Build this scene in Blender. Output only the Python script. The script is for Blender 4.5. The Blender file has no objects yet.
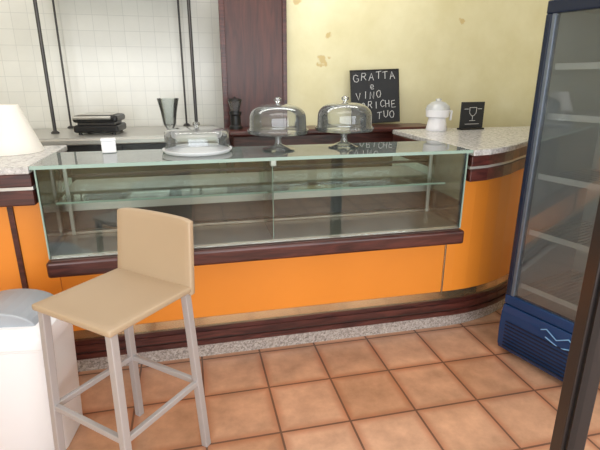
import bpy, bmesh, math
from mathutils import Vector, Matrix
D=bpy.data; S=bpy.context.scene; COL=S.collection
R=math.radians
def lin(c):
    return tuple(((x/255)/12.92 if x/255<=.04045 else ((x/255+.055)/1.055)**2.4) for x in c)+(1,)
# ---------- materials ----------
def newmat(n):
    m=D.materials.new(n); m.use_nodes=True; nt=m.node_tree; return m,nt,nt.nodes['Principled BSDF']
def mat(n,c,rough=.5,metal=0,spec=.5,noise=0,nscale=20,bump=0,coat=0):
    m,nt,b=newmat(n); b.inputs['Base Color'].default_value=lin(c); b.inputs['Roughness'].default_value=rough
    b.inputs['Metallic'].default_value=metal; b.inputs['Specular IOR Level'].default_value=spec
    b.inputs['Coat Weight'].default_value=coat
    if noise or bump:
        tc=nt.nodes.new('ShaderNodeTexCoord'); no=nt.nodes.new('ShaderNodeTexNoise'); no.inputs['Scale'].default_value=nscale; no.inputs['Detail'].default_value=5
        nt.links.new(tc.outputs['Object'],no.inputs['Vector'])
        if noise:
            mr=nt.nodes.new('ShaderNodeMapRange'); mr.inputs['To Min'].default_value=1-noise; mr.inputs['To Max'].default_value=1+noise
            hs=nt.nodes.new('ShaderNodeHueSaturation'); hs.inputs['Color'].default_value=lin(c)
            nt.links.new(no.outputs['Fac'],mr.inputs['Value']); nt.links.new(mr.outputs[0],hs.inputs['Value']); nt.links.new(hs.outputs[0],b.inputs['Base Color'])
        if bump:
            bp=nt.nodes.new('ShaderNodeBump'); bp.inputs['Strength'].default_value=bump; bp.inputs['Distance'].default_value=.01
            nt.links.new(no.outputs['Fac'],bp.inputs['Height']); nt.links.new(bp.outputs[0],b.inputs['Normal'])
    return m
def glass(n,tint=(246,251,249),refl=1.0,haze=0.0):
    m=D.materials.new(n); m.use_nodes=True; nt=m.node_tree; nt.nodes.clear()
    o=nt.nodes.new('ShaderNodeOutputMaterial'); t=nt.nodes.new('ShaderNodeBsdfTransparent'); g=nt.nodes.new('ShaderNodeBsdfGlossy')
    g.inputs['Roughness'].default_value=.02; t.inputs['Color'].default_value=lin(tint)
    fr=nt.nodes.new('ShaderNodeFresnel'); fr.inputs['IOR'].default_value=1.5
    mu=nt.nodes.new('ShaderNodeMath'); mu.operation='MULTIPLY'; mu.inputs[1].default_value=refl; mu.use_clamp=True
    mx=nt.nodes.new('ShaderNodeMixShader'); nt.links.new(fr.outputs[0],mu.inputs[0]); nt.links.new(mu.outputs[0],mx.inputs[0])
    nt.links.new(t.outputs[0],mx.inputs[1]); nt.links.new(g.outputs[0],mx.inputs[2])
    last=mx
    if haze:
        d=nt.nodes.new('ShaderNodeBsdfDiffuse'); d.inputs['Color'].default_value=lin((235,238,238)); m2=nt.nodes.new('ShaderNodeMixShader'); m2.inputs[0].default_value=haze
        nt.links.new(mx.outputs[0],m2.inputs[1]); nt.links.new(d.outputs[0],m2.inputs[2]); last=m2
    nt.links.new(last.outputs[0],o.inputs['Surface']); return m
def wood(n,c1,c2,scale=(2,18,18),rough=.3):
    m,nt,b=newmat(n); tc=nt.nodes.new('ShaderNodeTexCoord'); mp=nt.nodes.new('ShaderNodeMapping'); mp.inputs['Scale'].default_value=scale
    no=nt.nodes.new('ShaderNodeTexNoise'); no.inputs['Scale'].default_value=2.5; no.inputs['Detail'].default_value=6; no.inputs['Distortion'].default_value=.8
    cr=nt.nodes.new('ShaderNodeValToRGB'); cr.color_ramp.elements[0].color=lin(c1); cr.color_ramp.elements[1].color=lin(c2)
    cr.color_ramp.elements[0].position=.35; cr.color_ramp.elements[1].position=.68
    nt.links.new(tc.outputs['Object'],mp.inputs[0]); nt.links.new(mp.outputs[0],no.inputs['Vector']); nt.links.new(no.outputs['Fac'],cr.inputs[0]); nt.links.new(cr.outputs[0],b.inputs['Base Color'])
    b.inputs['Roughness'].default_value=rough; return m
def granite(n,a,bb,c,scale=120,rough=.25):
    m,nt,b=newmat(n); tc=nt.nodes.new('ShaderNodeTexCoord')
    v=nt.nodes.new('ShaderNodeTexVoronoi'); v.inputs['Scale'].default_value=scale
    no=nt.nodes.new('ShaderNodeTexNoise'); no.inputs['Scale'].default_value=scale*.5; no.inputs['Detail'].default_value=6
    nt.links.new(tc.outputs['Object'],v.inputs['Vector']); nt.links.new(tc.outputs['Object'],no.inputs['Vector'])
    sep=nt.nodes.new('ShaderNodeSeparateColor'); nt.links.new(v.outputs['Color'],sep.inputs[0])
    cr=nt.nodes.new('ShaderNodeValToRGB'); cr.color_ramp.elements[0].color=lin(a); cr.color_ramp.elements[1].color=lin(c)
    e=cr.color_ramp.elements.new(.45); e.color=lin(bb)
    mx=nt.nodes.new('ShaderNodeMath'); mx.operation='MULTIPLY_ADD'; mx.inputs[1].default_value=.5
    nt.links.new(sep.outputs[0],mx.inputs[0]); 
    m2=nt.nodes.new('ShaderNodeMath'); m2.operation='MULTIPLY'; m2.inputs[1].default_value=.55; nt.links.new(no.outputs['Fac'],m2.inputs[0]); nt.links.new(m2.outputs[0],mx.inputs[2])
    nt.links.new(mx.outputs[0],cr.inputs[0]); nt.links.new(cr.outputs[0],b.inputs['Base Color']); b.inputs['Roughness'].default_value=rough; return m
def tiles(n,c1,c2,mort,w,msize,loc,rot=(0,0,0),mottle=.25,rough=.35,bump=.3,nscale=5,edge=None):
    m,nt,b=newmat(n); tc=nt.nodes.new('ShaderNodeTexCoord'); mp=nt.nodes.new('ShaderNodeMapping'); mp.vector_type='POINT'
    mp.inputs['Location'].default_value=loc; mp.inputs['Rotation'].default_value=rot
    def brick(a,c,d,ms,smooth):
        br=nt.nodes.new('ShaderNodeTexBrick'); br.offset=0; br.squash=1; br.inputs['Scale'].default_value=1; br.inputs['Brick Width'].default_value=w; br.inputs['Row Height'].default_value=w
        br.inputs['Mortar Size'].default_value=ms; br.inputs['Mortar Smooth'].default_value=smooth; br.inputs['Bias'].default_value=0
        br.inputs['Color1'].default_value=a; br.inputs['Color2'].default_value=c; br.inputs['Mortar'].default_value=d
        nt.links.new(mp.outputs[0],br.inputs['Vector']); return br
    nt.links.new(tc.outputs['Object'],mp.inputs[0])
    br=brick(lin(c1),lin(c2),lin(mort),msize,.15)
    no=nt.nodes.new('ShaderNodeTexNoise'); no.inputs['Scale'].default_value=nscale; no.inputs['Detail'].default_value=7; no.inputs['Roughness'].default_value=.65
    nt.links.new(tc.outputs['Object'],no.inputs['Vector'])
    mr=nt.nodes.new('ShaderNodeMapRange'); mr.inputs['From Min'].default_value=.3; mr.inputs['From Max'].default_value=.7; mr.inputs['To Min'].default_value=1-mottle; mr.inputs['To Max'].default_value=1+mottle
    nt.links.new(no.outputs['Fac'],mr.inputs[0]); hs=nt.nodes.new('ShaderNodeHueSaturation'); nt.links.new(br.outputs['Color'],hs.inputs['Color']); nt.links.new(mr.outputs[0],hs.inputs['Value'])
    out=hs.outputs[0]
    if edge:
        b2=brick((1,1,1,1),(1,1,1,1),(1,1,1,1),.05,1.0)
        ma=nt.nodes.new('ShaderNodeMath'); ma.operation='MULTIPLY'; nt.links.new(b2.outputs['Fac'],ma.inputs[0]); nt.links.new(no.outputs['Fac'],ma.inputs[1])
        mx=nt.nodes.new('ShaderNodeMix'); mx.data_type='RGBA'; mx.blend_type='MULTIPLY'; mx.inputs['B'].default_value=lin(edge); nt.links.new(ma.outputs[0],mx.inputs['Factor']); nt.links.new(out,mx.inputs['A']); out=mx.outputs['Result']
    nt.links.new(out,b.inputs['Base Color']); b.inputs['Roughness'].default_value=rough
    bp=nt.nodes.new('ShaderNodeBump'); bp.invert=True; bp.inputs['Strength'].default_value=bump; bp.inputs['Distance'].default_value=.004
    nt.links.new(br.outputs['Fac'],bp.inputs['Height']); nt.links.new(bp.outputs[0],b.inputs['Normal']); return m

M_floor=tiles('terracotta_tiles',(202,160,132),(184,140,110),(126,102,88),.335,.0055,(-.645+.335*10,-2.065+.335*12,0),mottle=.24,rough=.26,nscale=6,edge=(200,140,106))
M_wtile=tiles('white_wall_tiles',(232,231,224),(227,226,219),(210,210,204),.12,.002,(0,0,0),rot=(R(90),0,0),mottle=.03,rough=.2,bump=.1)
M_orange=mat('orange_laminate',(232,142,50),.36,noise=.06,nscale=3)
M_wood=wood('dark_mahogany',(52,24,22),(92,48,42))
M_wood2=wood('dark_mahogany_column',(56,26,22),(82,42,34),scale=(12,12,1.2),rough=.35)
M_brass=mat('polished_trim',(214,188,148),.18,metal=.9)
M_gran=granite('grey_granite',(92,86,82),(162,152,146),(210,202,196))
M_gtop=granite('pale_granite_top',(116,114,112),(184,182,180),(220,218,216),scale=90)
M_gdk=granite('rear_granite',(90,86,82),(138,132,126),(170,166,160),scale=90,rough=.4)
M_steel=mat('brushed_steel',(160,150,140),.3,metal=.7,noise=.1,nscale=5)
M_steelL=mat('light_steel',(190,188,182),.35,metal=.5)
M_steelD=mat('dark_steel',(74,72,72),.35,metal=.6)
M_glass=glass('clear_glass',(248,252,250),1.5); M_dome=glass('acrylic_dome',(244,247,247),1.9,.05); M_edge=mat('glass_edge',(142,166,156),.15)
M_gtopglass=glass('top_glass',(238,246,242),1.2,.02); M_topg=glass('case_top_glass',(222,238,230),1.3,.09)
M_white=mat('white_plastic',(232,232,236),.35); M_offw=mat('ivory_shade',(234,230,222),.6)
M_grey=mat('grey_plastic_lid',(158,164,172),.35)
M_beige=mat('beige_polypropylene',(174,152,126),.5,noise=.03,nscale=6)
M_alu=mat('satin_aluminium',(180,176,177),.42,metal=.35)
M_black=mat('black_plastic',(24,24,26),.35); M_slate=mat('chalkboard_slate',(38,40,44),.7,noise=.2,nscale=8)
M_chalk=mat('chalk',(215,215,215),.9)
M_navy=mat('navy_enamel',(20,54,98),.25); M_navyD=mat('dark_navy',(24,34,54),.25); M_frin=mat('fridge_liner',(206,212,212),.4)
M_sil=mat('silver_frame',(110,120,134),.3,metal=.5); M_wire=mat('white_wire',(214,218,218),.4)
M_panel=mat('pale_panel',(200,208,202),.4); M_brown=mat('dark_brown_panel',(58,42,36),.35)
M_ceil=mat('ceiling_paint',(236,233,226),.9); M_jamb=mat('dark_door_metal',(40,36,36),.4)
def plaster():
    m,nt,b=newmat('yellow_plaster'); L=nt.links.new; N=nt.nodes.new
    tc=N('ShaderNodeTexCoord'); no=N('ShaderNodeTexNoise'); no.inputs['Scale'].default_value=2.2; no.inputs['Detail'].default_value=8; no.inputs['Roughness'].default_value=.6
    L(tc.outputs['Object'],no.inputs['Vector'])
    cr=N('ShaderNodeValToRGB'); cr.color_ramp.elements[0].color=lin((216,208,166)); cr.color_ramp.elements[1].color=lin((231,225,190)); cr.color_ramp.elements[0].position=.3; cr.color_ramp.elements[1].position=.7
    L(no.outputs['Fac'],cr.inputs[0]); col=cr.outputs[0]
    n2=N('ShaderNodeTexNoise'); n2.inputs['Scale'].default_value=18; L(tc.outputs['Object'],n2.inputs['Vector'])
    for (x,z,r) in [(.86,2.12,.04),(1.12,1.88,.035),(1.08,1.68,.04),(1.13,1.70,.03),(2.3,2.0,.025)]:
        d=N('ShaderNodeVectorMath'); d.operation='DISTANCE'; d.inputs[1].default_value=(x,3.85,z); L(tc.outputs['Object'],d.inputs[0])
        a=N('ShaderNodeMath'); a.operation='MULTIPLY_ADD'; a.inputs[1].default_value=.13; L(n2.outputs['Fac'],a.inputs[0]); L(d.outputs['Value'],a.inputs[2])
        mr=N('ShaderNodeMapRange'); mr.inputs['From Min'].default_value=r+.05; mr.inputs['From Max'].default_value=r+.065; mr.inputs['To Min'].default_value=.7; mr.inputs['To Max'].default_value=0; L(a.outputs[0],mr.inputs[0])
        mx=N('ShaderNodeMix'); mx.data_type='RGBA'; mx.inputs['B'].default_value=lin((194,166,106)); L(mr.outputs[0],mx.inputs['Factor']); L(col,mx.inputs['A']); col=mx.outputs['Result']
    L(col,b.inputs['Base Color']); b.inputs['Roughness'].default_value=.85
    bp=N('ShaderNodeBump'); bp.inputs['Strength'].default_value=.3; bp.inputs['Distance'].default_value=.01; L(n2.outputs['Fac'],bp.inputs['Height']); L(bp.outputs[0],b.inputs['Normal']); return m
M_plaster=plaster()
# ---------- geometry ----------
def root(n,loc=(0,0,0),rz=0):
    e=D.objects.new(n,None); e.location=loc; e.rotation_euler=(0,0,rz); e.empty_display_size=.1; COL.objects.link(e); return e
def addmesh(n,bm,m,par=None,smooth=False,bev=0,seg=2,split=False):
    bmesh.ops.recalc_face_normals(bm,faces=bm.faces)
    me=D.meshes.new(n); bm.to_mesh(me); bm.free(); me.materials.append(m); o=D.objects.new(n,me); COL.objects.link(o)
    if par: o.parent=par
    if smooth: me.polygons.foreach_set('use_smooth',[True]*len(me.polygons))
    if bev:
        b=o.modifiers.new('b','BEVEL'); b.width=bev; b.segments=seg; b.limit_method='ANGLE'; b.angle_limit=R(35)
    if split:
        e=o.modifiers.new('e','EDGE_SPLIT'); e.split_angle=R(38)
    return o
def box(n,a,b,m,par=None,bev=0,seg=2):
    bm=bmesh.new(); bmesh.ops.create_cube(bm,size=1)
    for v in bm.verts: v.co=Vector(((a[i]+b[i])/2+v.co[i]*(b[i]-a[i]) for i in range(3)))
    return addmesh(n,bm,m,par,bev=bev,seg=seg)
def prism(n,pts,z0,z1,m,par=None,bev=0):
    bm=bmesh.new(); lo=[bm.verts.new((x,y,z0)) for x,y in pts]; hi=[bm.verts.new((x,y,z1)) for x,y in pts]
    bm.faces.new(lo[::-1]); bm.faces.new(hi); k=len(pts)
    for i in range(k): bm.faces.new((lo[i],lo[(i+1)%k],hi[(i+1)%k],hi[i]))
    return addmesh(n,bm,m,par,bev=bev)
def lathe(n,prof,c,m,par=None,seg=40):
    bm=bmesh.new(); rings=[]
    for r,z in prof:
        if r<1e-5: rings.append([bm.verts.new((c[0],c[1],c[2]+z))])
        else: rings.append([bm.verts.new((c[0]+r*math.cos(2*math.pi*i/seg),c[1]+r*math.sin(2*math.pi*i/seg),c[2]+z)) for i in range(seg)])
    for a,b in zip(rings,rings[1:]):
        for i in range(seg):
            j=(i+1)%seg
            if len(a)==1 and len(b)==1: break
            if len(a)==1: bm.faces.new((a[0],b[i],b[j]))
            elif len(b)==1: bm.faces.new((a[i],a[j],b[0]))
            else: bm.faces.new((a[i],a[j],b[j],b[i]))
    return addmesh(n,bm,m,par,smooth=True,split=True)
def beam(n,p,q,w,m,par=None,h=None,bev=.003,rnd=False,rot=0):
    p=Vector(p);q=Vector(q);d=q-p;L=d.length;bm=bmesh.new();h=h or w
    if rnd: bmesh.ops.create_cone(bm,cap_ends=True,segments=16,radius1=w/2,radius2=w/2,depth=L)
    else:
        bmesh.ops.create_cube(bm,size=1)
        for v in bm.verts: v.co=Vector((v.co.x*w,v.co.y*h,v.co.z*L))
    z=d.normalized(); up=Vector((0,0,1)) if abs(z.z)<.9 else Vector((0,1,0))
    x=up.cross(z).normalized(); y=z.cross(x)
    mt=Matrix((x,y,z)).transposed().to_4x4(); mt.translation=(p+q)/2
    bm.transform(mt); return addmesh(n,bm,m,par,bev=0 if rnd else bev,smooth=rnd,split=rnd)
# ---------- room ----------
box('floor',(-2.8,-1.8,-.1),(3.6,4.6,0),M_floor)
box('ceiling',(-2.8,-1.8,2.9),(3.6,4.6,3.0),M_ceil)
box('wall_back_plaster',(.77,3.85,0),(3.6,4.6,2.9),M_plaster)
box('wall_back_tiled',(-2.8,4.42,0),(.77,4.6,2.9),M_wtile)
box('wall_right',(3.4,-1.8,0),(3.6,3.85,2.9),M_plaster)
box('wall_left',(-2.8,-1.8,0),(-2.6,4.42,2.9),M_plaster)
wf=root('wall_front')
box('sill',(-2.6,-1.8,0),(3.4,-1.7,.5),M_plaster,wf); box('lintel',(-2.6,-1.8,2.5),(3.4,-1.7,2.9),M_plaster,wf)
for i,x in enumerate((-2.6,-.65,1.35,3.3)): box('mullion_%d'%i,(x,-1.8,.5),(x+.1,-1.7,2.5),M_jamb,wf)
col=root('wood_column')
box('shaft',(.275,3.79,0),(.765,4.0,2.9),M_wood2,col,bev=.004)
box('fillet_left',(.26,3.775,0),(.30,3.80,2.9),M_wood,col,bev=.003); box('fillet_right',(.735,3.775,0),(.768,3.80,2.9),M_wood,col,bev=.003)
# ---------- bar counter ----------
bl=root('bar_counter'); br_=root('bar_counter'); dc=root('pastry_display_case')
curve=[(1.55,2.43),(1.65,2.437),(1.75,2.455),(1.85,2.483),(1.95,2.52),(2.05,2.57),(2.15,2.63),(2.35,2.76),(2.6,2.9),(2.9,3.0),(3.38,3.05)]
XL,XR=-.705,1.478
def off(pts,dy): return [(x,y+dy) for x,y in pts]
def slab(n,z0,z1,dy,m,thick=.05,bev=.004):
    for par,pts in ((bl,[(-2.3,2.43),(XL,2.43)]),(dc,[(XL,2.43),(XR,2.43)]),(br_,[(XR,2.43)]+curve)):
        f=off(pts,dy); bk=off(pts,thick+dy); prism(n,f+bk[::-1],z0,z1,m,par,0)
slab('plinth',0,.095,.005,M_gran,.06)
slab('kick_moulding_low',.095,.125,-.03,M_wood,.09); slab('kick_moulding_groove',.125,.135,-.018,M_brown,.07); slab('kick_moulding_mid',.135,.175,-.024,M_wood,.08); slab('kick_moulding_high',.175,.2,-.012,M_wood,.07)
slab('trim_strip',.2,.255,0,M_brass,.05)
def front(n,x0,x1,z0,z1,m,par,y=2.43,t=.04): return box(n,(x0,y,z0),(x1,y+t,z1),m,par,bev=.002)
front('front_panel_a',-2.3,-.885,.255,1.0,M_orange,bl); front('seam_post',-.885,-.86,.255,1.0,M_wood,bl,2.42,.05)
front('front_panel_b',-.86,XL,.255,1.0,M_orange,bl)
front('front_panel',XL+.002,XR-.002,.255,.655,M_orange,dc)
front('seam_strip',XR,XR+.01,.255,1.0,M_brass,br_,2.428,.04)
cpts=[(XR+.01,2.43)]+curve
prism('front_panel_curved',cpts+off(cpts,.04)[::-1],.255,1.0,M_orange,br_,.002)
topR=[(1.48,2.24),(1.6,2.262),(1.75,2.33),(1.85,2.39),(1.95,2.465),(2.15,2.6),(2.35,2.71),(2.6,2.83),(2.9,2.92),(3.38,2.96),(3.38,3.32),(1.48,3.32)]
def inset(p,d): return [(x if x in(1.48,3.38) else x, y+(d if y<3.3 else -d)) for x,y in p]
def tops(par,P,ins):
    prism('granite_top',P,1.145,1.178,M_gtop,par,.006)
    prism('fascia_upper',ins(.012),1.085,1.145,M_wood,par,.006)
    prism('fascia_strip',ins(.022),1.07,1.085,M_steelL,par)
    prism('fascia_lower',ins(.012),1.0,1.07,M_wood,par,.006)
tops(br_,topR,lambda d:inset(topR,d))
topL=[(-2.3,2.24),(XL,2.24),(XL,2.96),(-2.3,2.96)]
tops(bl,topL,lambda d:[(-2.3,2.24+d),(XL,2.24+d),(XL,2.96-d),(-2.3,2.96-d)])
box('side_carcass',(-.73,2.47,0),(XL,2.95,1.0),M_panel,bl); box('side_carcass',(XR,2.47,0),(1.50,3.28,1.0),M_panel,br_)
box('carcass_back',(-2.3,2.9,0),(-.73,2.93,1.0),M_brown,bl)
box('carcass_back',(1.5,3.27,0),(3.36,3.30,1.0),M_brown,br_)
# ---------- display case ----------
YB=2.66
box('base_cabinet',(-.69,2.48,0.0),(1.465,2.98,.655),M_brown,dc)
box('ledge',(-.703,2.235,.645),(1.476,2.48,.725),M_wood,dc,bev=.014,seg=3)
box('deck_lip',(-.69,2.275,.725),(1.46,2.30,.745),M_steel,dc,bev=.003)
box('steel_deck',(-.69,2.30,.655),(1.46,YB,.738),M_steel,dc)
box('rear_riser',(-.69,YB,.655),(1.46,YB+.025,.86),M_steelD,dc)
box('rear_rail_mid',(-.69,YB-.01,.86),(1.46,YB+.02,.905),M_steelL,dc,bev=.003)
box('rear_step',(-.69,YB-.05,.738),(1.46,YB,.755),M_steel,dc,bev=.004)
box('rear_worktop',(-.70,YB+.03,.93),(1.46,3.02,.96),M_gdk,dc,bev=.004)
box('rear_carcass',(-.69,YB+.04,.655),(1.46,2.98,.93),M_brown,dc)
box('rear_top_rail',(-.69,YB-.03,1.14),(1.46,YB-.01,1.166),M_steelL,dc,bev=.003)
for i,(a,b,yy) in enumerate(((-.68,.41,YB-.008),(.37,1.45,YB+.004))):
    box('sliding_door_glass_%d'%i,(a,yy,.905),(b,yy+.005,1.14),M_gtopglass,dc)
    box('sliding_door_rail_%d'%i,(a,yy-.002,1.045),(b,yy+.008,1.06),M_brown,dc)
box('glass_front',(-.69,2.262,.735),(1.46,2.270,1.168),M_glass,dc)
box('glass_top',(-.70,2.245,1.168),(1.472,YB,1.178),M_topg,dc)
box('glass_top_edge',(-.70,2.238,1.164),(1.472,2.246,1.180),M_edge,dc)
box('glass_top_edge_back',(-.70,YB,1.168),(1.472,YB+.004,1.178),M_edge,dc)
for s,x in (('left',-.69),('right',1.452)):
    box('glass_side_'+s,(x,2.275,.735),(x+.008,YB,1.168),M_gtopglass,dc)
    box('glass_corner_'+s,(x,2.258,.735),(x+.006,2.266,1.168),M_edge,dc)
box('glass_shelf',(-.67,2.44,.955),(1.44,YB-.04,.962),M_gtopglass,dc); box('glass_shelf_edge',(-.67,2.436,.954),(1.44,2.441,.963),M_edge,dc)
x=.385
box('glass_partition',(x,2.29,.74),(x+.006,YB-.04,1.165),M_gtopglass,dc); box('partition_edge',(x,2.288,.74),(x+.004,2.291,1.165),M_edge,dc)
box('partition_clip',(x-.01,2.27,1.13),(x+.02,2.31,1.165),M_steelL,dc,bev=.004)
for i,x in enumerate((-.66,.40,1.42)):
    box('shelf_post_%d'%i,(x,YB-.06,.738),(x+.018,YB-.042,1.165),M_steelL,dc,bev=.003)
# ---------- back bar ----------
bb=root('wooden_back_bar')
box('body',(.3,3.5,0),(1.9,3.76,1.14),M_wood,bb,bev=.01); box('top',(.27,3.46,1.14),(1.93,3.76,1.18),M_wood,bb,bev=.012)
box('door_rail',(.34,3.49,.1),(1.86,3.5,.2),M_wood2,bb)
lb=root('back_counter')
box('cabinet',(-2.3,3.64,0),(.2,4.38,1.09),M_steelD,lb,bev=.004); box('worktop',(-2.32,3.6,1.09),(.22,4.4,1.135),M_steelL,lb,bev=.01)
box('worktop_skin',(-2.30,3.62,1.135),(.2,4.38,1.142),M_steelL,lb)
for i,x in enumerate((-1.7,-1.1,-.5)): box('cabinet_door_gap_%d'%i,(x,3.635,.1),(x+.01,3.641,1.08),M_black,lb)
rk=root('shelf_rack')
for i,(x,y,w) in enumerate(((-1.01,3.95,.026),(-.98,4.34,.016),(.05,3.95,.026),(-.03,4.34,.016))):
    beam('pole_%d'%i,(x,y,1.144),(x,y,2.9),w,M_steelD,rk,rnd=True)
    lathe('foot_%d'%i,[(0,0),(.03,0),(.03,.008),(.015,.02),(0,.02)],(x,y,1.144),M_steelD,rk,20)
box('shelf_glass',(-1.03,3.93,2.2),(.07,4.36,2.21),M_gtopglass,rk); box('shelf_rail',(-1.03,3.92,2.165),(.07,3.94,2.195),M_steelD,rk)
# ---------- panini grill ----------
pg=root('panini_grill',(-.67,3.9,1.144),R(-6))
box('lower_body',(-.16,-.14,.015),(.16,.14,.07),M_black,pg,bev=.015); box('lower_plate',(-.13,-.12,.07),(.13,.12,.088),M_steelD,pg)
box('upper_lid',(-.16,-.14,.088),(.16,.14,.14),M_black,pg,bev=.02); box('lid_trim',(-.12,-.1,.14),(.12,.1,.147),M_steelL,pg,bev=.002)
beam('handle_l',(-.12,-.13,.11),(-.12,-.2,.13),.018,M_black,pg);beam('handle_r',(.12,-.13,.11),(.12,-.2,.13),.018,M_black,pg);beam('handle_bar',(-.13,-.2,.13),(.13,-.2,.13),.024,M_steelL,pg,rnd=True)
for i,(x,y) in enumerate(((-.12,-.11),(.12,-.11),(-.12,.11),(.12,.11))): lathe('foot_%d'%i,[(0,0),(.015,0),(.012,.018),(0,.018)],(x,y,0),M_black,pg,12)
# ---------- domes ----------
T=1.179
def cake_stand(nm,x,y,r,hp,hd):
    e=root(nm,(x,y,T))
    lathe('foot_and_plate',[(0,0),(.085,0),(.088,.006),(.06,.014),(.02,.03),(.015,hp*.55),(.022,hp-.018),(.06,hp-.008),(r-.005,hp-.006),(r,hp+.004),(r,hp+.014),(r-.006,hp+.014),(r-.008,hp+.004),(.05,hp+.003),(0,hp+.003)],(0,0,0),M_dome,e,56)
    rd=r-.014
    pr=[(rd+.002,hp+.006),(rd+.006,hp+.012),(rd+.002,hp+.02)]
    hs=hd*.5
    pr+=[(rd,hp+hs)]
    for k in range(1,11):
        a=k/10*math.pi/2; pr.append((max(.012,rd*math.cos(a)**.6) if k<10 else .012,hp+hs+(hd-hs)*math.sin(a)))
    lathe('dome',pr,(0,0,0),M_dome,e,56)
    z=hp+hd
    lathe('knob',[(0,z-.004),(.012,z-.002),(.008,z+.006),(.02,z+.016),(.02,z+.026),(.008,z+.034),(0,z+.036)],(0,0,0),M_dome,e,20)
    return e
cake_stand('glass_cake_stand',.455,2.49,.163,.095,.145)
cake_stand('glass_cake_stand',.835,2.52,.163,.098,.145)
e=root('low_cake_dome',(.03,2.52,T))
lathe('tray',[(0,0),(.165,0),(.178,.012),(.18,.02),(.17,.02),(.16,.008),(0,.008)],(0,0,0),M_white,e)
lathe('cover',[(.164,.012),(.168,.02),(.164,.09),(.155,.108),(.14,.116),(.02,.12),(0,.12)],(0,0,0),M_dome,e,56)
lathe('knob',[(0,.12),(.014,.122),(.009,.13),(.02,.14),(.016,.152),(0,.154)],(0,0,0),M_dome,e,20)
e=root('glass_vase',(-.15,3.72,1.144))
lathe('bowl',[(0,0),(.045,0),(.048,.01),(.02,.03),(.045,.07),(.06,.17),(.08,.26),(.077,.26),(.056,.17),(.04,.075),(0,.05)],(0,0,0),M_dome,e)
e=root('coffee_grinder',(.335,3.6,1.18))
lathe('base',[(0,0),(.05,0),(.05,.02),(.038,.03),(.038,.1),(.046,.11),(.046,.13),(0,.13)],(0,0,0),M_black,e,24)
lathe('hopper',[(.03,.13),(.05,.2),(.052,.205),(.048,.205),(.028,.13)],(0,0,0),M_dome,e,24); lathe('lid',[(0,.205),(.054,.205),(.05,.22),(.012,.225),(0,.24)],(0,0,0),M_black,e,24)
e=root('sugar_packet_box',(-.42,2.6,T),R(8)); box('body',(-.035,-.03,0),(.035,.03,.06),M_white,e,bev=.005); box('lid',(-.037,-.032,.06),(.037,.032,.072),M_white,e,bev=.004)
e=root('lampshade',(-.93,2.74,T))
lathe('shade',[(.158,0),(.158,.004),(.072,.24),(.066,.24),(.15,.006)],(0,0,0),M_offw,e,48); lathe('base_ring',[(0,0),(.05,0),(.05,.012),(.012,.02),(.012,.222),(0,.222)],(0,0,0),M_steelL,e,24)
lathe('top_cap',[(0,.222),(.067,.222),(.067,.228),(0,.228)],(0,0,0),M_offw,e,32)
# ---------- juicer ----------
M_frost=glass('frosted_lid',(240,242,242),1.2,.45)
e=root('citrus_juicer',(1.77,3.19,T))
lathe('base',[(0,0),(.072,0),(.076,.01),(.07,.04),(.062,.085),(.06,.09),(0,.09)],(0,0,0),M_white,e)
lathe('bowl',[(.06,.09),(.082,.1),(.086,.14),(.088,.15),(.084,.15),(.08,.105),(0,.1)],(0,0,0),M_white,e)
lathe('reamer',[(.05,.1),(.045,.15),(.02,.185),(0,.192)],(0,0,0),M_white,e); lathe('lid',[(.088,.15),(.08,.175),(.05,.2),(.02,.21),(.02,.225),(0,.23)],(0,0,0),M_frost,e)
beam('handle_top',(.08,0,.14),(.115,0,.135),.014,M_white,e);beam('handle_side',(.113,0,.14),(.108,0,.07),.014,M_white,e)
# ---------- chalk strokes ----------
G={'G':[[(.9,.8),(.6,1),(.2,.9),(0,.5),(.2,.1),(.6,0),(.95,.2),(.95,.45),(.6,.45)]],'R':[[(0,0),(.05,1),(.6,.98),(.8,.75),(.55,.52),(.05,.5)],[(.4,.5),(.9,0)]],
'A':[[(0,0),(.45,1),(.9,0)],[(.2,.38),(.75,.4)]],'T':[[(0,.95),(.95,1)],[(.5,.97),(.45,0)]],'E':[[(.8,1),(.05,.95),(0,0),(.85,.02)],[(.02,.5),(.65,.52)]],
'e':[[(.1,.35),(.75,.4),(.65,.7),(.3,.75),(.1,.4),(.25,.05),(.75,.1)]],'V':[[(0,1),(.4,0),(.9,1)]],'I':[[(.4,1),(.45,0)]],'N':[[(0,0),(.05,1),(.75,0),(.8,1)]],
'O':[[(.5,1),(.1,.8),(0,.4),(.3,0),(.7,.05),(.9,.5),(.75,.9),(.5,1)]],'C':[[(.9,.85),(.5,1),(.1,.7),(.05,.3),(.4,0),(.9,.15)]],'H':[[(0,1),(.05,0)],[(.8,1),(.78,0)],[(.03,.5),(.8,.52)]],
'U':[[(0,1),(.05,.25),(.4,0),(.75,.25),(.85,1)]],'Q':[[(.5,1),(.1,.8),(0,.4),(.3,0),(.7,.05),(.9,.5),(.75,.9),(.5,1)],[(.55,.3),(1,-.1)]],'L':[[(0,1),(.03,0),(.8,0)]]}
def chalk(nm,word,x0,z0,w,h,par,y=-.0085,slope=0,th=.0026):
    c=D.curves.new(nm,'CURVE'); c.dimensions='3D'; c.bevel_depth=th; c.bevel_resolution=1; c.materials.append(M_chalk)
    for i,ch in enumerate(word):
        jx=((i*37)%7-3)*.0012; jz=((i*53)%5-2)*.003; sh=.12*(((i*29)%5)-2)/2
        for st in G.get(ch,[]):
            s=c.splines.new('POLY'); s.points.add(len(st)-1)
            for k,(a,b) in enumerate(st): s.points[k].co=(x0+i*w+(a+sh*b)*w*.75+jx,y,z0+jz+b*h+slope*(i*w+a*w),1)
    o=D.objects.new(nm,c); o.parent=par; COL.objects.link(o); return o
e=root('tabletop_menu_board',(2.06,3.2,T),R(4))
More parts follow.
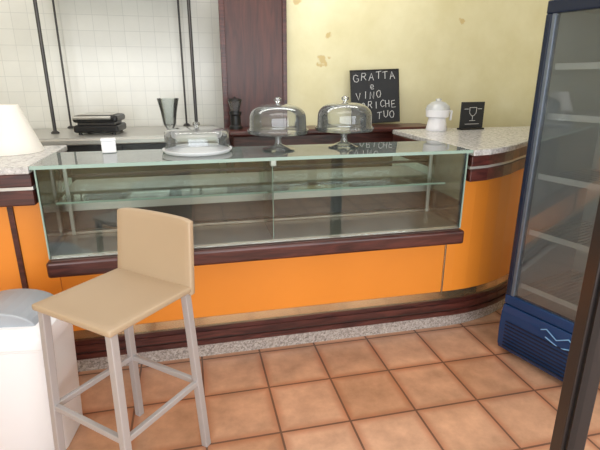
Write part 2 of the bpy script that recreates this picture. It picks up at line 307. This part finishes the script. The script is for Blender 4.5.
box('board',(-.1,-.006,.0),(.1,.006,.2),M_slate,e,bev=.003); box('base_bar',(-.1,-.03,0),(.1,.03,.012),M_black,e,bev=.003)
c=D.curves.new('glass_drawing','CURVE'); c.dimensions='3D'; c.bevel_depth=.0018; c.materials.append(M_chalk)
for st in ([(-.03,.16),(-.028,.12),(-.01,.1),(.01,.1),(.028,.12),(.03,.16)],[(-.03,.16),(.03,.16)],[(0,.1),(0,.065)],[(-.025,.065),(.025,.065)],[(-.075,.15),(-.04,.15)],[(.04,.15),(.075,.15)],[(-.06,.04),(.06,.04)]):
    s=c.splines.new('POLY'); s.points.add(len(st)-1)
    for k,(a,b) in enumerate(st): s.points[k].co=(a,-.008,b,1)
o=D.objects.new('glass_drawing',c); o.parent=e; COL.objects.link(o)
e=root('chalkboard',(1.50,3.70,1.192)); e.rotation_euler=(R(-7),R(-2),0)
box('slate',(-.205,-.006,0),(.205,.006,.42),M_slate,e)
for nm,a,b in (('frame_t',(-.21,-.009,.412),(.21,.009,.425)),('frame_b',(-.21,-.009,0),(.21,.009,.012)),('frame_l',(-.21,-.009,0),(-.198,.009,.425)),('frame_r',(.198,-.009,0),(.21,.009,.425))): box(nm,a,b,M_black,e,bev=.002)
chalk('chalk_line_1','GRATTA',-.18,.335,.062,.056,e,slope=.05); chalk('chalk_line_2','e',-.04,.275,.055,.05,e)
chalk('chalk_line_3','VINO',-.16,.195,.055,.056,e,slope=.02); chalk('chalk_line_4','QRICHE',-.12,.115,.052,.055,e,slope=.04); chalk('chalk_line_5','E TUO',-.11,.03,.058,.055,e,slope=.03)
# ---------- bar stool ----------
st=root('bar_stool',(-.315,1.715,0),R(-41.7))
SB=[(-1,1,'b'),(1,1,'r'),(-1,-1,'l'),(1,-1,'n')]
def legp(sx,sy,z): k=.205-(.205-.178)*z/.745; return (sx*k,sy*k,z)
for sx,sy,nm in SB: 
    beam('leg_'+nm,legp(sx,sy,0),legp(sx,sy,.748),.03,M_alu,st)
zf=.33
for (a,b,nm) in ((0,1,'back'),(1,3,'right'),(3,2,'front'),(2,0,'left')):
    beam('footrest_'+nm,legp(SB[a][0],SB[a][1],zf),legp(SB[b][0],SB[b][1],zf),.02,M_alu,st,h=.024)
bm=bmesh.new(); n=12; g={}
for s in (0,1):
    for i in range(n+1):
        for j in range(n+1):
            u=i/n*2-1; v=j/n*2-1; k=.205
            dish=-.010*(1-u*u)*(1-v*v)
            g[s,i,j]=bm.verts.new((u*k,v*k,.772+dish if s else .748))
for i in range(n):
    for j in range(n):
        bm.faces.new((g[1,i,j],g[1,i+1,j],g[1,i+1,j+1],g[1,i,j+1])); bm.faces.new((g[0,i,j],g[0,i,j+1],g[0,i+1,j+1],g[0,i+1,j]))
for i in range(n):
    bm.faces.new((g[0,i,0],g[0,i+1,0],g[1,i+1,0],g[1,i,0])); bm.faces.new((g[0,i,n],g[1,i,n],g[1,i+1,n],g[0,i+1,n]))
    bm.faces.new((g[0,0,i],g[1,0,i],g[1,0,i+1],g[0,0,i+1])); bm.faces.new((g[0,n,i],g[0,n,i+1],g[1,n,i+1],g[1,n,i]))
addmesh('seat',bm,M_beige,st,smooth=True,bev=.006)
bm=bmesh.new(); g={}; nz=10; nx=12
for s in (0,1):
    for i in range(nx+1):
        for j in range(nz+1):
            u=i/nx*2-1; w=j/nz; z=.735+w*.300
            hw=.207-.010*w
            x=u*hw; y=.178+.03*w+.016*(1-u*u)*w+(.026 if s else 0)
            zz=z-(.008*(u**8) if j==nz else 0)
            g[s,i,j]=bm.verts.new((x,y,zz))
for i in range(nx):
    for j in range(nz):
        bm.faces.new((g[0,i,j],g[0,i+1,j],g[0,i+1,j+1],g[0,i,j+1])); bm.faces.new((g[1,i,j],g[1,i,j+1],g[1,i+1,j+1],g[1,i+1,j]))
for i in range(nx):
    bm.faces.new((g[0,i,0],g[1,i,0],g[1,i+1,0],g[0,i+1,0])); bm.faces.new((g[0,i,nz],g[0,i+1,nz],g[1,i+1,nz],g[1,i,nz]))
for j in range(nz):
    bm.faces.new((g[0,0,j],g[0,0,j+1],g[1,0,j+1],g[1,0,j])); bm.faces.new((g[0,nx,j],g[1,nx,j],g[1,nx,j+1],g[0,nx,j+1]))
addmesh('backrest',bm,M_beige,st,smooth=True,bev=.006)
# ---------- bin ----------
bn=root('swing_lid_bin',(-.785,1.96,0),R(-8))
def rbox(n,rings,m,par,cr=.05,seg=6,cap=True):
    bm=bmesh.new(); R_=[]
    for hx,hy,z in rings:
        ring=[]
        for q,(sx,sy) in enumerate(((1,1),(-1,1),(-1,-1),(1,-1))):
            for k in range(seg+1):
                a=q*math.pi/2+k/seg*math.pi/2; c=min(cr,hx*.9,hy*.9)
                ring.append(bm.verts.new((sx*(hx-c)+c*math.cos(a),sy*(hy-c)+c*math.sin(a),z)))
        R_.append(ring)
    for a,b in zip(R_,R_[1:]):
        k=len(a)
        for i in range(k): bm.faces.new((a[i],a[(i+1)%k],b[(i+1)%k],b[i]))
    bm.faces.new(R_[0][::-1]); 
    if cap: bm.faces.new(R_[-1])
    return addmesh(n,bm,m,par,smooth=True,split=True)
rbox('body',[(.18,.125,0),(.185,.13,.01),(.20,.15,.52),(.205,.155,.525),(.205,.155,.54)],M_white,bn)
rbox('collar',[(.21,.16,.535),(.215,.165,.54),(.215,.165,.575),(.205,.155,.605),(.18,.14,.62)],M_white,bn)
bm=bmesh.new(); sg=14; vs=[]
for i in range(sg+1):
    a=math.pi-math.pi*i/sg
    x=.158*math.cos(a); z=.61+.07*math.sin(a)
    vs.append((bm.verts.new((x,-.118,z)),bm.verts.new((x,.118,z))))
for a,b in zip(vs,vs[1:]): bm.faces.new((a[0],b[0],b[1],a[1]))
bm.faces.new([v[0] for v in vs]); bm.faces.new([v[1] for v in vs][::-1])
addmesh('swing_flap',bm,M_grey,bn,bev=.006)
# ---------- fridge ----------
fr=root('glass_door_fridge',(1.694,2.107,0),R(-73.4))
W,Dp,Hh=.49,.60,1.99
box('side_left',(0,.05,.03),(.03,Dp,Hh),M_navy,fr,bev=.004); box('side_right',(W-.03,.05,.03),(W,Dp,Hh),M_navy,fr,bev=.004)
box('back',(.03,Dp-.03,.03),(W-.03,Dp,Hh),M_frin,fr); box('top',(.03,.05,1.88),(W-.03,Dp-.03,Hh),M_navy,fr); box('base',(.03,.05,.03),(W-.03,Dp-.03,.34),M_frin,fr)
box('liner_left',(.03,.06,.34),(.038,Dp-.03,1.88),M_frin,fr); box('liner_right',(W-.038,.06,.34),(W-.03,Dp-.03,1.88),M_frin,fr); box('liner_top',(.03,.06,1.86),(W-.03,Dp-.03,1.88),M_frin,fr)
bm=bmesh.new(); prof=[(.05,.03),(.0,.03),(-.012,.06),(-.018,.16),(-.012,.27),(0,.31),(.05,.31)]
A=[bm.verts.new((0,y,z)) for y,z in prof]; B=[bm.verts.new((W,y,z)) for y,z in prof]
bm.faces.new(A); bm.faces.new(B[::-1])
for i in range(len(prof)): j=(i+1)%len(prof); bm.faces.new((A[i],B[i],B[j],A[j]))
addmesh('kick_front',bm,M_navy,fr,bev=.004)
for i in range(8): z=.06+i*.022; box('slot_%d'%i,(.04,-.0215,z),(W-.04,-.014,z+.007),M_navyD,fr)
c=D.curves.new('emblem','CURVE'); c.dimensions='3D'; c.bevel_depth=.003; c.materials.append(mat('emblem_blue',(120,170,215),.4))
for stp in ([(.25,.27),(.28,.285),(.34,.25),(.40,.285),(.44,.26)],[(.28,.24),(.36,.215),(.42,.235)]):
    s=c.splines.new('POLY'); s.points.add(len(stp)-1)
    for k,(a,b) in enumerate(stp): s.points[k].co=(a,-.018,b,1)
o=D.objects.new('emblem',c); o.parent=fr; COL.objects.link(o)
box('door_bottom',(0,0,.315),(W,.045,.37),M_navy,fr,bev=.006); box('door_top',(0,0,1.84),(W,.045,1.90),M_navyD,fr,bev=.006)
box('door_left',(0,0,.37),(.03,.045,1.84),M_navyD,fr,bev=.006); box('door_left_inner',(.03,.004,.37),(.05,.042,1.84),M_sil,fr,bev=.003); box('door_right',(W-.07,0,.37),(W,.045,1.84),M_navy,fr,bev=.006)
box('gasket_right',(W-.08,.004,.37),(W-.07,.04,1.84),M_black,fr)
box('door_glass',(.05,.015,.37),(W-.08,.021,1.84),glass('fridge_glass',(240,244,246),1.5,.03),fr)
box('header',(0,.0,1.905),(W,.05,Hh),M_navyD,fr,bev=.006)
for si,z in enumerate((.42,.74,1.05,1.36,1.6)):
    for y in (.08,.54): beam('shelf%d_rail'%si,(.04,y,z),(W-.04,y,z),.008,M_wire,fr,rnd=True)
    box('shelf%d_lip'%si,(.04,.072,z-.012),(W-.04,.078,z+.018),M_wire,fr)
    bm=bmesh.new()
    for k in range(15):
        x=.05+k*(W-.1)/14
        r=bmesh.ops.create_cube(bm,size=1)['verts']
        for v in r: v.co=Vector((x+v.co.x*.004,.31+v.co.y*.46,z+v.co.z*.004))
    addmesh('shelf%d_wires'%si,bm,M_wire,fr)
for i,(x,y) in enumerate(((.05,.08),(W-.05,.08),(.05,Dp-.06),(W-.05,Dp-.06))): lathe('foot_%d'%i,[(0,0),(.022,0),(.018,.03),(0,.03)],(x,y,0),M_black,fr,16)
# ---------- door jamb ----------
dj=root('door_1',(1.085,1.02,0),R(-15))
box('jamb',(0,-.04,0),(.075,.02,2.3),M_jamb,dj,bev=.004); box('stop',(.01,-.055,0),(.03,-.04,2.3),M_black,dj)
# ---------- camera ----------
cam=D.cameras.new('cam'); cam.lens=28.02; cam.sensor_width=36; cam.clip_start=.02; co=D.objects.new('camera',cam); co.location=(0,0,1.55); co.rotation_euler=(R(72.5),0,R(-13)); COL.objects.link(co); S.camera=co
# ---------- light ----------
w=D.worlds.new('world'); S.world=w; w.use_nodes=True; bg=w.node_tree.nodes['Background']; bg.inputs[0].default_value=(.9,.95,1,1); bg.inputs[1].default_value=1.7
def area(n,loc,rot,sx,sy,e,c=(1,1,1)):
    l=D.lights.new(n,'AREA'); l.shape='RECTANGLE'; l.size=sx; l.size_y=sy; l.energy=e; l.color=c; o=D.objects.new(n,l); o.location=loc; o.rotation_euler=rot; COL.objects.link(o)
area('window_daylight',(.3,-1.65,1.5),(R(90),0,0),5.6,1.9,126,(.94,.97,1))
area('ceiling_light',(.2,1.3,2.86),(0,0,0),2.2,.8,16,(1,.98,.97))
area('ceiling_light_bar',(.2,3.1,2.86),(0,0,0),3.2,.4,31,(1,.99,.97))
S.view_settings.view_transform='Standard'
